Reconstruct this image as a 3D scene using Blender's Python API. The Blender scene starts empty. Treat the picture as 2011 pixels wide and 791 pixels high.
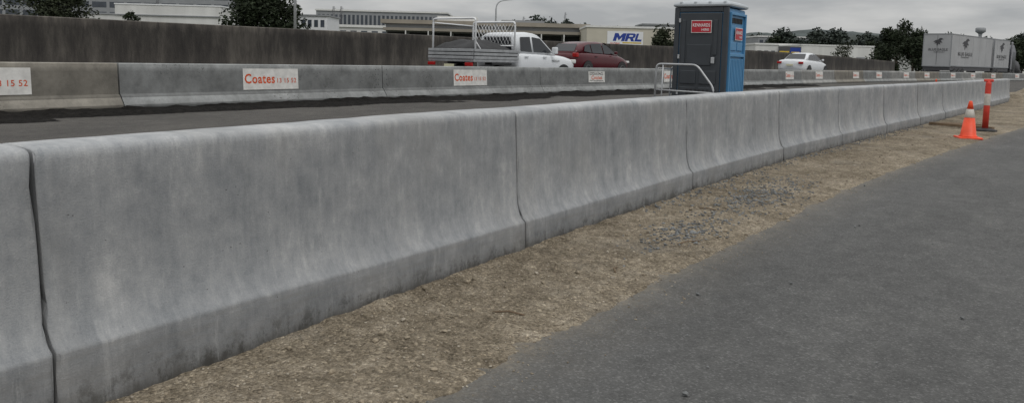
import bpy, math, random
from mathutils import Vector, Matrix, noise
random.seed(7)
scene=bpy.context.scene
COL=scene.collection
# ---------------- site frame ----------------
TH=math.radians(34.08); CT,ST=math.cos(TH),math.sin(TH)
def W(r,f): return (r*CT-f*ST, r*ST+f*CT)

# ---------------- materials ----------------
class NT:
    def __init__(s,name):
        s.m=bpy.data.materials.new(name); s.m.use_nodes=True
        s.t=s.m.node_tree; s.b=s.t.nodes['Principled BSDF']
    def n(s,ty,ins=None,**kw):
        nd=s.t.nodes.new(ty)
        for k,v in kw.items(): setattr(nd,k,v)
        for k,v in (ins or {}).items():
            if isinstance(v,bpy.types.NodeSocket): s.t.links.new(v,nd.inputs[k])
            else: nd.inputs[k].default_value=v
        return nd
    def L(s,a,b): s.t.links.new(a,b)
    def noise(s,vec,scale,detail=4,rough=.55):
        return s.n('ShaderNodeTexNoise',{'Vector':vec,'Scale':scale,'Detail':detail,'Roughness':rough}).outputs[0]
    def ramp(s,f,stops):
        r=s.n('ShaderNodeValToRGB',{'Fac':f}); e=r.color_ramp.elements
        while len(e)<len(stops): e.new(.5)
        for i,(p,c) in enumerate(stops):
            if not hasattr(c,'__len__'): c=(c,c,c)
            e[i].position=p; e[i].color=(c[0],c[1],c[2],1)
        return r.outputs[0]
    def mix(s,f,a,b,mode='MIX'):
        nd=s.t.nodes.new('ShaderNodeMix'); nd.data_type='RGBA'; nd.blend_type=mode
        for i,v in ((0,f),(6,a),(7,b)):
            if isinstance(v,bpy.types.NodeSocket): s.L(v,nd.inputs[i])
            else:
                nd.inputs[i].default_value = v if i==0 else (v[0],v[1],v[2],1)
        return nd.outputs[2]
    def mul(s,vec,sc):
        return s.n('ShaderNodeVectorMath',{0:vec,1:sc},operation='MULTIPLY').outputs[0]
    def add(s,a,b):
        return s.n('ShaderNodeVectorMath',{0:a,1:b},operation='ADD').outputs[0]
    def math(s,op,a,b=0.0):
        return s.n('ShaderNodeMath',{0:a,1:b},operation=op).outputs[0]
    def bump(s,h,strength=.4,dist=.01):
        b=s.n('ShaderNodeBump',{'Height':h,'Strength':strength,'Distance':dist}); s.L(b.outputs[0],s.b.inputs['Normal'])

def M(name,c,rough=.7,var=.15,scale=3.0,bump=0,bscale=60,metal=0,spec=None,streak=False):
    t=NT(name); tc=t.n('ShaderNodeTexCoord').outputs['Object']
    v=t.mul(tc,(1,1,.15)) if streak else tc
    n=t.noise(v,scale,5)
    col=t.ramp(n,[(.3,[x*(1-var) for x in c]),(.7,[min(1,x*(1+var)) for x in c])])
    t.L(col,t.b.inputs['Base Color']); t.b.inputs['Roughness'].default_value=rough
    t.b.inputs['Metallic'].default_value=metal
    if spec is not None: t.b.inputs['Specular IOR Level'].default_value=spec
    if bump: t.bump(t.noise(tc,bscale,4),bump,.02)
    return t.m

def near_concrete():
    t=NT('barrier_concrete')
    uv=t.n('ShaderNodeTexCoord').outputs['UV']
    rnd=t.n('ShaderNodeObjectInfo').outputs['Random']
    off=t.n('ShaderNodeCombineXYZ',{'X':t.math('MULTIPLY',rnd,37.0),'Y':t.math('MULTIPLY',rnd,11.0)}).outputs[0]
    p=t.add(uv,off)
    sep=t.n('ShaderNodeSeparateXYZ',{0:uv}).outputs
    blot=t.noise(t.mul(p,(2.0,1.5,1)),1.3,7,.68)
    st=t.noise(t.mul(p,(6,1.0,1)),1.0,7,.7)
    st2=t.noise(t.mul(p,(34,2.6,1)),1.0,6,.7)
    gr=t.noise(p,190,3,.75)
    mo=t.noise(t.mul(p,(1.3,1,1)),11,7,.78)
    a=t.math('ADD',t.math('MULTIPLY',blot,.32),t.math('MULTIPLY',st,.18))
    a=t.math('ADD',a,t.math('MULTIPLY',st2,.11))
    a=t.math('ADD',a,t.math('MULTIPLY',mo,.25))
    a=t.math('ADD',a,t.math('MULTIPLY',gr,.14))
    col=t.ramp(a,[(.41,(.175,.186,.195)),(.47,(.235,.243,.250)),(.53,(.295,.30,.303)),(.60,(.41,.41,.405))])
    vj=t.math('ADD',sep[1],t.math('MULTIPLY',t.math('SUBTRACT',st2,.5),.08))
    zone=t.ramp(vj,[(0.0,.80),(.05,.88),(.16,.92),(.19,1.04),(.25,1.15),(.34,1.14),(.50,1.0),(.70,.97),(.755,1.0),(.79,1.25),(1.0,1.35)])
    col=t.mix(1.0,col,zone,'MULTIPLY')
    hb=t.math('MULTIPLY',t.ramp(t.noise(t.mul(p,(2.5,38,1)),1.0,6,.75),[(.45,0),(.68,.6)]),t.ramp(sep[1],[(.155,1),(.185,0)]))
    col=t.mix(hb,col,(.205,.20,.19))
    # damp dirty line where the foot meets the soil
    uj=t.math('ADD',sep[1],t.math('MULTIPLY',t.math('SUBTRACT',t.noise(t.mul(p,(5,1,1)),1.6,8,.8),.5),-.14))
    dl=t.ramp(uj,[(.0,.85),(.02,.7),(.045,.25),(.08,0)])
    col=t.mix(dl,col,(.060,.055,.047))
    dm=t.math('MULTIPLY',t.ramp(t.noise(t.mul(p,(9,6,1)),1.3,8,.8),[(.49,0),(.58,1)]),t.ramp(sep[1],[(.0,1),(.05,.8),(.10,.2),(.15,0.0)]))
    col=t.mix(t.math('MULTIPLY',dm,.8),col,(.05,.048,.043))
    rs=t.ramp(t.noise(t.mul(p,(2,1,1)),.9,5,.6),[(.54,0),(.70,.35)])
    col=t.mix(rs,col,(.27,.262,.245))
    lp=t.ramp(t.noise(t.mul(p,(11,1.9,1)),1.1,8,.8),[(.56,0),(.68,.42)])
    col=t.mix(lp,col,(.46,.46,.45))
    dk=t.ramp(t.noise(t.mul(p,(4.5,1.3,1)),1.6,8,.8),[(.57,0),(.68,.38)])
    col=t.mix(dk,col,(.14,.15,.16))
    pits=t.ramp(t.n('ShaderNodeTexVoronoi',{'Vector':p,'Scale':30.0}).outputs[0],[(.04,1),(.10,0)])
    pm=t.math('MULTIPLY',pits,t.ramp(t.noise(p,9,3),[(.5,0),(.62,1)]))
    col=t.mix(t.math('MULTIPLY',pm,.6),col,(.07,.07,.07))
    t.L(col,t.b.inputs['Base Color']); t.b.inputs['Roughness'].default_value=.78
    t.b.inputs['Specular IOR Level'].default_value=.3
    h=t.math('ADD',t.math('MULTIPLY',gr,.45),t.math('MULTIPLY',st2,.15)); h=t.math('ADD',h,t.math('MULTIPLY',mo,.55))
    h=t.math('SUBTRACT',h,t.math('MULTIPLY',pm,.6))
    t.bump(h,.65,.006)
    return t.m
def coates_concrete(name,c):
    t=NT(name); uv=t.n('ShaderNodeTexCoord').outputs['UV']
    rnd=t.n('ShaderNodeObjectInfo').outputs['Random']
    off=t.n('ShaderNodeCombineXYZ',{'X':t.math('MULTIPLY',rnd,37.0)}).outputs[0]
    p=t.add(uv,off)
    a=t.math('ADD',t.math('MULTIPLY',t.noise(p,1.6,5,.6),.5),t.math('MULTIPLY',t.noise(t.mul(p,(1.5,1.2,1)),3,7,.75),.5))
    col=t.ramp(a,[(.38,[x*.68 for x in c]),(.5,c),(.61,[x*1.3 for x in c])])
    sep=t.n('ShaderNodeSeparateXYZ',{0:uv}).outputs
    zone=t.ramp(sep[1],[(0,.35),(.06,.5),(.075,.9),(.10,1.2),(.255,1.45),(.268,.55),(.285,.9),(.75,.95),(.80,1.3),(.84,1.7)])  # paints the ledge shading into the colour: lighter lower slope, dark crease above
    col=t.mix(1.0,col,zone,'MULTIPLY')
    sp=t.ramp(t.noise(p,18,6,.75),[(.56,0),(.62,1)])
    pa=t.ramp(t.noise(p,.9,2),[(.50,0),(.58,.85)])
    col=t.mix(t.math('MULTIPLY',sp,pa),col,(.03,.028,.025))
    t.L(col,t.b.inputs['Base Color']); t.b.inputs['Roughness'].default_value=.85
    t.bump(t.noise(p,60,5),.4,.01)
    return t.m
def wall_mat():
    t=NT('stained_wall_concrete'); uv=t.n('ShaderNodeTexCoord').outputs['UV']
    a=t.math('ADD',t.math('MULTIPLY',t.noise(t.mul(uv,(2.2,.5,1)),1.0,8,.75),.6),t.math('MULTIPLY',t.noise(uv,.35,4),.4))
    col=t.ramp(a,[(.40,(.024,.021,.019)),(.5,(.052,.046,.040)),(.60,(.105,.094,.08))])
    sep=t.n('ShaderNodeSeparateXYZ',{0:uv}).outputs
    j=t.n('ShaderNodeMath',{0:sep[1],1:t.math('MULTIPLY',t.math('SUBTRACT',t.noise(t.mul(uv,(1.5,0,0)),1.5,6,.8),.5),.9)},operation='ADD').outputs[0]
    zone=t.ramp(t.math('MULTIPLY',j,.5),[(0,1.5),(.42,1.3),(.62,.85),(.86,.7),(.95,1.4)])
    col=t.mix(1.0,col,zone,'MULTIPLY')
    t.L(col,t.b.inputs['Base Color']); t.b.inputs['Roughness'].default_value=.9
    t.bump(t.noise(uv,25,5),.4,.02)
    return t.m
def dirt_mat():
    t=NT('compacted_dirt'); p=t.n('ShaderNodeTexCoord').outputs['Object']
    big=t.noise(p,1.3,6,.65); mid=t.noise(p,8,7,.75); fine=t.noise(p,70,5,.75)
    a=t.math('ADD',t.math('MULTIPLY',big,.32),t.math('ADD',t.math('MULTIPLY',mid,.36),t.math('MULTIPLY',fine,.32)))
    col=t.ramp(a,[(.40,(.115,.094,.067)),(.5,(.265,.222,.162)),(.60,(.44,.38,.295))])
    vor=t.n('ShaderNodeTexVoronoi',{'Vector':p,'Scale':85.0})
    vc=t.ramp(t.n('ShaderNodeSeparateColor',{0:vor.outputs['Color']}).outputs[0],[(.0,.55),(.5,1.0),(.9,1.15),(1.0,1.8)])
    col=t.mix(.85,col,vc,'MULTIPLY')
    wet=t.ramp(t.noise(p,2.2,6,.75),[(.56,0),(.68,.5)])
    col=t.mix(wet,col,(.13,.106,.078))
    gy=t.ramp(t.noise(p,.9,6,.7),[(.56,0),(.70,.4)])
    col=t.mix(gy,col,(.23,.22,.20))
    t.L(col,t.b.inputs['Base Color']); t.b.inputs['Roughness'].default_value=.95
    t.b.inputs['Specular IOR Level'].default_value=.15
    h=t.math('ADD',t.math('MULTIPLY',fine,.6),t.math('MULTIPLY',vor.outputs['Distance'],-.9)); h=t.math('ADD',h,mid)
    t.bump(h,1.0,.015)
    return t.m
def asphalt_mat(name,dark,light,dust,edge=False):
    t=NT(name); tcn=t.n('ShaderNodeTexCoord'); p=tcn.outputs['Object']
    big=t.noise(t.mul(p,(1,.4,1)),.9,7,.65); mid=t.noise(p,7,7,.75); fine=t.noise(p,110,4,.8)
    a=t.math('ADD',t.math('MULTIPLY',big,.34),t.math('ADD',t.math('MULTIPLY',mid,.36),t.math('MULTIPLY',fine,.30)))
    col=t.ramp(a,[(.38,dark),(.5,[ (x+y)/2 for x,y in zip(dark,light)]),(.62,light)])
    d=t.math('MULTIPLY',t.ramp(t.noise(t.mul(p,(2.0,.7,1)),1.5,8,.78),[(.50,0),(.68,.55)]),t.ramp(t.noise(p,16,6,.8),[(.38,.2),(.62,1)]))
    col=t.mix(d,col,dust)
    sc=t.math('MULTIPLY',t.ramp(t.noise(t.mul(p,(40,3.5,1)),1.0,5,.7),[(.62,0),(.70,.4)]),t.ramp(t.noise(p,.8,3),[(.50,0),(.62,1)]))
    col=t.mix(sc,col,[min(1,x*1.25) for x in dust])
    blk=t.ramp(t.noise(t.mul(p,(1,.7,1)),1.5,8,.8),[(.58,0),(.70,.35)])
    col=t.mix(blk,col,[x*.8 for x in dark])
    vor=t.n('ShaderNodeTexVoronoi',{'Vector':p,'Scale':140.0})
    vc=t.ramp(t.n('ShaderNodeSeparateColor',{0:vor.outputs['Color']}).outputs[0],[(.0,.65),(.8,1.0),(1.0,1.7)])
    col=t.mix(.7,col,vc,'MULTIPLY')
    if edge:
        u=t.n('ShaderNodeSeparateXYZ',{0:tcn.outputs['UV']}).outputs[0]
        uj=t.math('ADD',u,t.math('MULTIPLY',t.math('SUBTRACT',t.noise(p,5,8,.8),.5),.5))
        ef=t.math('MULTIPLY',t.ramp(uj,[(.0,.9),(.05,.45),(.16,.15),(.40,0)]),t.ramp(t.noise(p,45,5,.8),[(.35,.35),(.6,1)]))
        col=t.mix(ef,col,(.235,.205,.16))
    t.L(col,t.b.inputs['Base Color']); t.b.inputs['Roughness'].default_value=.85
    t.b.inputs['Specular IOR Level'].default_value=.25
    t.bump(t.math('ADD',t.math('ADD',t.math('MULTIPLY',fine,.9),t.math('MULTIPLY',mid,.8)),t.math('MULTIPLY',vor.outputs['Distance'],-.6)),.7,.007)
    return t.m
def leaf_mat(name,c):
    t=NT(name); p=t.n('ShaderNodeTexCoord').outputs['Object']
    col=t.ramp(t.noise(p,.9,4,.7),[(.35,[x*.45 for x in c]),(.65,[x*1.5 for x in c])])
    t.L(col,t.b.inputs['Base Color']); t.b.inputs['Roughness'].default_value=.8
    t.b.inputs['Specular IOR Level'].default_value=.2
    return t.m

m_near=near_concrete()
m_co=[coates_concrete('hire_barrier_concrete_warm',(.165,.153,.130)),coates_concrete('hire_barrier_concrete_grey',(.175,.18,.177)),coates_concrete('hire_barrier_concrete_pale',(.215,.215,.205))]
m_wall=wall_mat(); m_dirt=dirt_mat()
m_asR=asphalt_mat('site_asphalt',(.070,.070,.068),(.135,.134,.130),(.19,.187,.176),True)
m_asL=asphalt_mat('old_asphalt',(.045,.042,.039),(.105,.098,.088),(.16,.15,.135))
m_hw=asphalt_mat('highway_asphalt',(.05,.05,.05),(.08,.08,.08),(.1,.1,.1))
m_tar=M('tar_edge',(.011,.010,.009),.95,.8,14,1.0,40,spec=.1)
m_grass=M('verge_ground',(.055,.06,.035),.95,.4,.3)
m_white=M('white_paint',(.72,.73,.74),.35,.04,2)
m_whited=M('weathered_white_wall',(.60,.60,.58),.7,.12,.4,streak=True)
m_cream=M('cream_wall',(.50,.47,.39),.7,.08,.5)
m_tan=M('tan_fascia',(.26,.235,.195),.7,.15,.5)
m_greyb=M('grey_wall',(.26,.27,.28),.7,.12,.3)
m_dark=M('dark_opening',(.02,.021,.022),.7,.3,1)
m_glass=M('dark_glass',(.015,.018,.022),.12,.2,2)
m_bglass=M('window_band_glass',(.06,.07,.085),.25,.3,.5)
m_red=M('dark_red_car_paint',(.075,.005,.010),.2,.05,2)
m_carw=M('white_car_paint',(.66,.68,.70),.28,.03,2)
m_tyre=M('tyre_rubber',(.02,.02,.02),.85,.2,10)
m_rim=M('alloy_rim',(.4,.4,.42),.35,.05,5,metal=.8)
m_alu=M('aluminium_tray',(.36,.37,.38),.45,.2,5,metal=.3)
m_galv=M('galvanised_tube',(.42,.43,.44),.45,.12,9,metal=.4)
m_tarp=M('black_tarpaulin',(.018,.018,.019),.7,.3,6,.5,8)
m_tail=M('red_tail_lamp',(.35,.01,.01),.25,.1,5)
m_plate=M('plate_yellowish',(.6,.58,.4),.5,.05,5)
m_toi_d=M('dark_grey_plastic',(.038,.044,.051),.45,.12,4,.1,90)
m_toi_b=M('blue_plastic',(.075,.24,.43),.45,.08,3)
m_toi_r=M('pale_blue_grey_plastic',(.40,.43,.45),.5,.08,3)
m_sred=M('sign_red',(.42,.018,.03),.45,.06,6)
m_swhite=M('sign_white',(.66,.66,.64),.6,.12,5)
m_sdirty=M('sticker_white_worn',(.64,.63,.60),.7,.16,7)
m_orange=M('lettering_orange',(.60,.085,.02),.6,.15,9)
m_blue=M('lettering_blue',(.015,.045,.27),.5,.1,5)
m_black=M('lettering_black',(.02,.02,.02),.6,.1,5)
m_fade=M('emblem_dark_grey',(.05,.05,.055),.6,.1,5)
m_sw=M('lettering_white',(.8,.8,.8),.5,.03,5)
m_cone=M('fluorescent_orange_plastic',(.80,.075,.02),.5,.15,9)
m_conew=M('reflective_collar',(.50,.47,.42),.5,.2,12)
m_bollr=M('bollard_red_orange',(.58,.05,.03),.5,.15,9)
m_rub=M('black_rubber_base',(.025,.025,.025),.8,.2,8)
m_wood=M('weathered_timber',(.17,.12,.075),.85,.25,9)
m_bark=M('bark',(.09,.07,.055),.9,.3,3)
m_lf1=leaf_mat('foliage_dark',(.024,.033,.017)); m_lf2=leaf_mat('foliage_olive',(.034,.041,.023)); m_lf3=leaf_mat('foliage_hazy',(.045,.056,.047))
m_hill=M('wooded_hill',(.055,.068,.066),.95,.35,.02)  # desaturated, with distance haze painted into the hill colour
m_trail=M('trailer_curtain_pale',(.36,.365,.37),.6,.10,.6)
m_tframe=M('trailer_frame_dark',(.07,.07,.075),.6,.1,2)
m_yel=M('sign_yellow',(.6,.42,.04),.5,.1,2)
m_peb=M('pebble_stone',(.24,.20,.145),.9,.65,22); m_pebl=M('pale_pebble_stone',(.34,.30,.24),.9,.4,22); m_pebg=M('blue_grey_gravel',(.15,.155,.155),.85,.6,18)

# ---------------- geometry helpers ----------------
def tag(o,label=None,cat=None,kind=None,group=None):
    if label:o['label']=label
    if cat:o['category']=cat
    if kind:o['kind']=kind
    if group:o['group']=group
    return o
def mesh(name,vs,fs,mat,parent=None,smooth=False,loc=None):
    me=bpy.data.meshes.new(name); me.from_pydata([tuple(v) for v in vs],[],fs); me.update()
    if mat: me.materials.append(mat)
    if smooth: me.polygons.foreach_set('use_smooth',[True]*len(me.polygons))
    o=bpy.data.objects.new(name,me); COL.objects.link(o)
    if parent:o.parent=parent
    if loc:o.location=loc
    return o
def thing(name,label,cat,x,y,z=0,rot=0,group=None):
    o=bpy.data.objects.new(name,None); COL.objects.link(o); o.empty_display_size=.2
    o.location=(x,y,z); o.rotation_euler=(0,0,rot); tag(o,label,cat,None,group); return o
def bev(o,w,seg=2):
    b=o.modifiers.new('b','BEVEL'); b.width=w; b.segments=seg; b.limit_method='ANGLE'; b.angle_limit=math.radians(40)
    return o
def boxdata(x0,x1,y0,y1,z0,z1):
    v=[(x0,y0,z0),(x1,y0,z0),(x1,y1,z0),(x0,y1,z0),(x0,y0,z1),(x1,y0,z1),(x1,y1,z1),(x0,y1,z1)]
    f=[(0,3,2,1),(4,5,6,7),(0,1,5,4),(1,2,6,5),(2,3,7,6),(3,0,4,7)]
    return v,f
def box(name,x0,x1,y0,y1,z0,z1,mat,parent=None,bevel=0):
    v,f=boxdata(min(x0,x1),max(x0,x1),y0,y1,z0,z1); o=mesh(name,v,f,mat,parent)
    if bevel: bev(o,bevel)
    return o
def each(name,lst,mat,parent=None,bevel=0):
    return [box(name,*b,mat,parent,bevel) for b in lst]
def tubedata(pts,r,n=8,r2=None):
    pts=[Vector(p) for p in pts]; vs=[];fs=[]
    for i,p in enumerate(pts):
        d=(pts[min(i+1,len(pts)-1)]-pts[max(i-1,0)]).normalized()
        a=d.cross(Vector((0,0,1)))
        if a.length<.05: a=Vector((1,0,0)) if abs(d.x)<.9 else Vector((0,1,0)); a=a-d*a.dot(d)
        a.normalize()
        b=d.cross(a)
        rr=r if r2 is None else r+(r2-r)*i/(len(pts)-1)
        for k in range(n):
            t=2*math.pi*k/n; vs.append(p+a*math.cos(t)*rr+b*math.sin(t)*rr)
    for i in range(len(pts)-1):
        for k in range(n):
            k2=(k+1)%n; fs.append((i*n+k,i*n+k2,(i+1)*n+k2,(i+1)*n+k))
    fs.append(tuple(range(n))[::-1]); fs.append(tuple(range((len(pts)-1)*n,len(pts)*n)))
    return vs,fs
def tubes(name,paths,r,mat,parent=None,n=8,r2=None):
    vs,fs=[],[]
    for p in paths:
        v,f=tubedata(p,r,n,r2); k=len(vs); vs+=v; fs+=[tuple(i+k for i in q) for q in f]
    return mesh(name,vs,fs,mat,parent,True)
def lathe(name,prof,mat,parent=None,n=24,loc=(0,0,0),smooth=True,axis='z'):
    vs=[];fs=[]
    for (r,z) in prof:
        for k in range(n):
            t=2*math.pi*k/n
            q=(r*math.cos(t),r*math.sin(t),z)
            if axis=='x': q=(z,q[0],q[1])
            vs.append((q[0]+loc[0],q[1]+loc[1],q[2]+loc[2]))
    for i in range(len(prof)-1):
        for k in range(n):
            k2=(k+1)%n; fs.append((i*n+k,i*n+k2,(i+1)*n+k2,(i+1)*n+k))
    fs.append(tuple(range(n))[::-1]); fs.append(tuple(range((len(prof)-1)*n,len(prof)*n)))
    o=mesh(name,vs,fs,mat,parent,False)
    if smooth:
        o.data.polygons.foreach_set('use_smooth',[len(p.vertices)==4 for p in o.data.polygons])
    return o
def text(name,body,w,h,c,r,u,mat,parent,bold=.0,italic=0):
    cu=bpy.data.curves.new(name,'FONT'); cu.body=body; cu.size=1; cu.offset=bold; cu.resolution_u=3; cu.shear=italic; cu.space_character=1.08
    to=bpy.data.objects.new('tmp',cu); COL.objects.link(to)
    bpy.context.view_layer.update()
    me=bpy.data.meshes.new_from_object(to.evaluated_get(bpy.context.evaluated_depsgraph_get()))
    bpy.data.objects.remove(to)
    xs=[v.co.x for v in me.vertices]; ys=[v.co.y for v in me.vertices]
    x0,x1,y0,y1=min(xs),max(xs),min(ys),max(ys)
    c,r,u=Vector(c),Vector(r).normalized(),Vector(u).normalized()
    for v in me.vertices:
        v.co=c+r*((v.co.x-x0)/(x1-x0)-.5)*w+u*((v.co.y-y0)/(y1-y0)-.5)*h
    me.materials.clear(); me.materials.append(mat)
    o=bpy.data.objects.new(name,me); COL.objects.link(o); o.parent=parent
    return o
def panel(name,c,r,u,w,h,mat,parent,th=.004):
    c,r,u=Vector(c),Vector(r).normalized(),Vector(u).normalized(); n=r.cross(u)
    vs=[]
    for d in (0,th):
        for a,b in ((-1,-1),(1,-1),(1,1),(-1,1)): vs.append(c+r*a*w/2+u*b*h/2+n*d)
    fs=[(3,2,1,0),(4,5,6,7),(0,1,5,4),(1,2,6,5),(2,3,7,6),(3,0,4,7)]
    return mesh(name,vs,fs,mat,parent)
def poly(name,pts,mat,parent,c=(0,0,0),r=(1,0,0),u=(0,0,1)):
    c,r,u=Vector(c),Vector(r).normalized(),Vector(u).normalized()
    return mesh(name,[c+r*a+u*b for a,b in pts],[tuple(range(len(pts)))],mat,parent)
def crom(pts,y):
    if y<=pts[0][0]:
        s=(pts[1][1]-pts[0][1])/(pts[1][0]-pts[0][0]); return pts[0][1]+s*(y-pts[0][0])
    if y>=pts[-1][0]:
        s=(pts[-1][1]-pts[-2][1])/(pts[-1][0]-pts[-2][0]); return pts[-1][1]+s*(y-pts[-1][0])
    for i in range(len(pts)-1):
        if pts[i][0]<=y<=pts[i+1][0]: break
    def sl(j):
        a=pts[max(j-1,0)]; b=pts[min(j+1,len(pts)-1)]; return (b[1]-a[1])/(b[0]-a[0])
    h=pts[i+1][0]-pts[i][0]; t=(y-pts[i][0])/h; m0,m1=sl(i)*h,sl(i+1)*h
    return (2*t**3-3*t*t+1)*pts[i][1]+(t**3-2*t*t+t)*m0+(-2*t**3+3*t*t)*pts[i+1][1]+(t**3-t*t)*m1
def nz(x,y,z=0): return noise.noise(Vector((x,y,z)))

# ---------------- paths (real metres) ----------------
P_near=[(-4,-2.14),(1.0,-2.232),(3.57,-2.29),(6.05,-2.275),(8.65,-2.21),(11,-2.05),(14.4,-1.80),(17.7,-1.525),(24.5,-1.05),(31.8,-.54)]
P_co=[(-4,-13.1),(5,-13.15),(11,-13.0),(18,-12.45),(25,-11.8),(43,-10.8),(62,-9.0),(80,-5.9),(95,-2.5),(130,7.0)]
P_wall=[(-20,-20.2),(8,-20.0),(23,-20.0),(45,-19),(66,-17.5),(113,-15)]
Z_wall=[(-20,1.75),(8,1.78),(23,1.87),(66,2.12),(113,1.85)]
P_edge=[(-4,-1.62),(1.7,-1.545),(4.5,-1.45),(8.4,-1.22),(13.9,-.6),(18.5,0),(31,1.5)]
P_toe=[(-4,.036),(1.0,.034),(2.2,.010),(3.5,-.012),(6,-.010),(31,-.006)]
def zhw(y):
    t=max(0,min(1,(y-14)/22)); q=.38*t*t*(3-2*t)
    t=max(0,min(1,(y-55)/25)); return q-.22*t*t*(3-2*t)

# ---------------- ground ----------------
def sheet(name,xa,xb,ys,zf,mat,nx=2,kind='structure',uvf=None):
    vs=[];fs=[]
    for y in ys:
        a,b=xa(y),xb(y)
        for k in range(nx):
            x=a+(b-a)*k/(nx-1); vs.append((x,y,zf(x,y)))
    for i in range(len(ys)-1):
        for k in range(nx-1):
            a=i*nx+k; fs.append((a,a+1,a+nx+1,a+nx))
    o=mesh(name,vs,fs,mat,None,True); o['kind']=kind
    if uvf:
        ul=o.data.uv_layers.new(name='UVMap')
        for l in o.data.loops: v=vs[l.vertex_index]; ul.data[l.index].uv=uvf(v[0],v[1])
    return o
mesh('ground',[(-4000,-4000,-.10),(4000,-4000,-.10),(4000,4000,-.10),(-4000,4000,-.10)],[(0,1,2,3)],m_grass)['kind']='structure'
yr=[-6+i*1.0 for i in range(150)]
sheet('road',lambda y:crom(P_co,y)-1.1,lambda y:crom(P_near,y)-.2 if y<32 else crom(P_near,32)+(y-32)*.07+max(0,(y-60)*.3),yr,lambda x,y:-.008,m_asL)
sheet('site_road',lambda y:crom(P_edge,y)-.35,lambda y:40,yr,lambda x,y:-.004,m_asR,3,'structure',lambda x,y:(x-crom(P_edge,y),y*.1))
sheet('highway',lambda y:crom(P_wall,y)-.3,lambda y:crom(P_co,y)-.5,yr,lambda x,y:zhw(y)+.01,m_hw)
def ztar(x,y):
    a=crom(P_co,y); t=(x-a)
    return .055*max(0,1-t*.8)*(.6+1.0*nz(x*3,y*3))+.018*nz(x*9,y*9)+.05*nz(x*1.5,y*.6,4)+.012-.06*max(0,t-1.0)
sheet('tar_verge',lambda y:crom(P_co,y)-.1,lambda y:crom(P_co,y)+3.0,[-4+i*.10 for i in range(480)],ztar,m_tar,34)
ys=[];y=-1.5
while y<34:
    ys.append(y); y+= .022 if y<5 else (.05 if y<10 else .15)
def zd(x,y):
    a=crom(P_near,y); b=crom(P_edge,y)+.02*nz(y*1.3,1)+.015*nz(y*5,5)
    z=.007+.008*nz(x*2.2,y*2.2)+.007*nz(x*9,y*9,3)+.007*nz(x*28,y*28,7)
    t=(x-a)/.12
    if t<1.0: z+=.012*(1-max(0,t))*(.8+1.4*nz(x*4,y*4,9))
    d=x-b
    if d>-.10: z-=(d+.10)*.06+ (max(0,d-.03)*.3)
    return z
sheet('dirt_strip',lambda y:crom(P_near,y)-.12,lambda y:crom(P_edge,y)+.25,ys,zd,m_dirt,50)
sheet('dirt_verge',lambda y:crom(P_near,y)-.6,lambda y:crom(P_edge,y)+1,[33.8+i*2 for i in range(30)],lambda x,y:.02,m_dirt,3)

# pebbles
g=(1+5**.5)/2
ICO=[Vector(v).normalized() for v in [(-1,g,0),(1,g,0),(-1,-g,0),(1,-g,0),(0,-1,g),(0,1,g),(0,-1,-g),(0,1,-g),(g,0,-1),(g,0,1),(-g,0,-1),(-g,0,1)]]
IF=[(0,11,5),(0,5,1),(0,1,7),(0,7,10),(0,10,11),(1,5,9),(5,11,4),(11,10,2),(10,7,6),(7,1,8),(3,9,4),(3,4,2),(3,2,6),(3,6,8),(3,8,9),(4,9,5),(2,4,11),(6,2,10),(8,6,7),(9,8,1)]
def rocks(name,items,mat):
    vs=[];fs=[]
    for (x,y,z,s) in items:
        Rm=Matrix.Rotation(random.random()*6.28,3,'Z')@Matrix.Rotation(random.random()*.5,3,'X')
        sc=Vector((random.uniform(.7,1.4),random.uniform(.6,1.0),random.uniform(.4,.8)))
        k=len(vs)
        for v in ICO:
            q=Rm@Vector((v.x*sc.x,v.y*sc.y,v.z*sc.z))*s*random.uniform(.8,1.15); vs.append((x+q.x,y+q.y,z+q.z))
        fs+=[tuple(i+k for i in f) for f in IF]
    o=mesh(name,vs,fs,mat); o['kind']='stuff'; return o
for nm,mt,cnt,bg_ in (('gravel',m_peb,14000,.012),('pale_gravel',m_pebl,4500,.004)):
    it=[]
    for i in range(cnt):
        y=random.random()**1.6*14+.4; a=crom(P_near,y)+.01; b=crom(P_edge,y)+.05
        x=random.uniform(a,b) if random.random()<.95 else b+abs(random.gauss(0,.10))
        s=.0020+.0045*random.random()**3+(.011 if random.random()<bg_ else 0)
        if nz(x*2,y*2,4)<-.1 and random.random()<.5: continue
        it.append((x,y,max(zd(x,y),-.004)+s*.3,s))
    rocks(nm,it,mt)
it=[]
for i in range(1700):
    if i<800: x=random.gauss(-1.78,.15); y=random.gauss(6.3,.55)
    elif i<1400: y=random.uniform(5,16); x=crom(P_near,y)+abs(random.gauss(.04,.06))
    else: x=random.gauss(-1.75,.10); y=random.gauss(4.6,.3)
    if x<crom(P_near,y)+.01: continue
    s=random.uniform(.005,.014); it.append((x,y,max(zd(x,y),0)+s*.3,s))
rocks('loose_gravel',it,m_pebg)
it=[(-.86,2.32,.006,.014)]
for i in range(400):
    y=random.random()**1.4*14+1; x=crom(P_edge,y)+abs(random.gauss(.1,.9)); s=random.uniform(.0015,.005)+(.007 if random.random()<.03 else 0)
    it.append((x,y,s*.3,s))
rocks('scattered_stones',it,m_pebg)
for (x,y,a,l) in ((-1.75,2.6,.4,.14),(-1.62,4.3,1.2,.18),(-1.9,5.4,.2,.12),(-1.7,3.5,2.0,.1)):
    o=tubes('twig',[[(-l/2,0,0),(0,.01,.006),(l/2,-.005,0)]],.004,m_wood,None,5); o.location=(x,y,zd(x,y)+.006); o.rotation_euler=(0,0,a)
    tag(o,'small brown twig lying on the dirt strip','twig',None,'twigs on the dirt strip')

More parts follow.
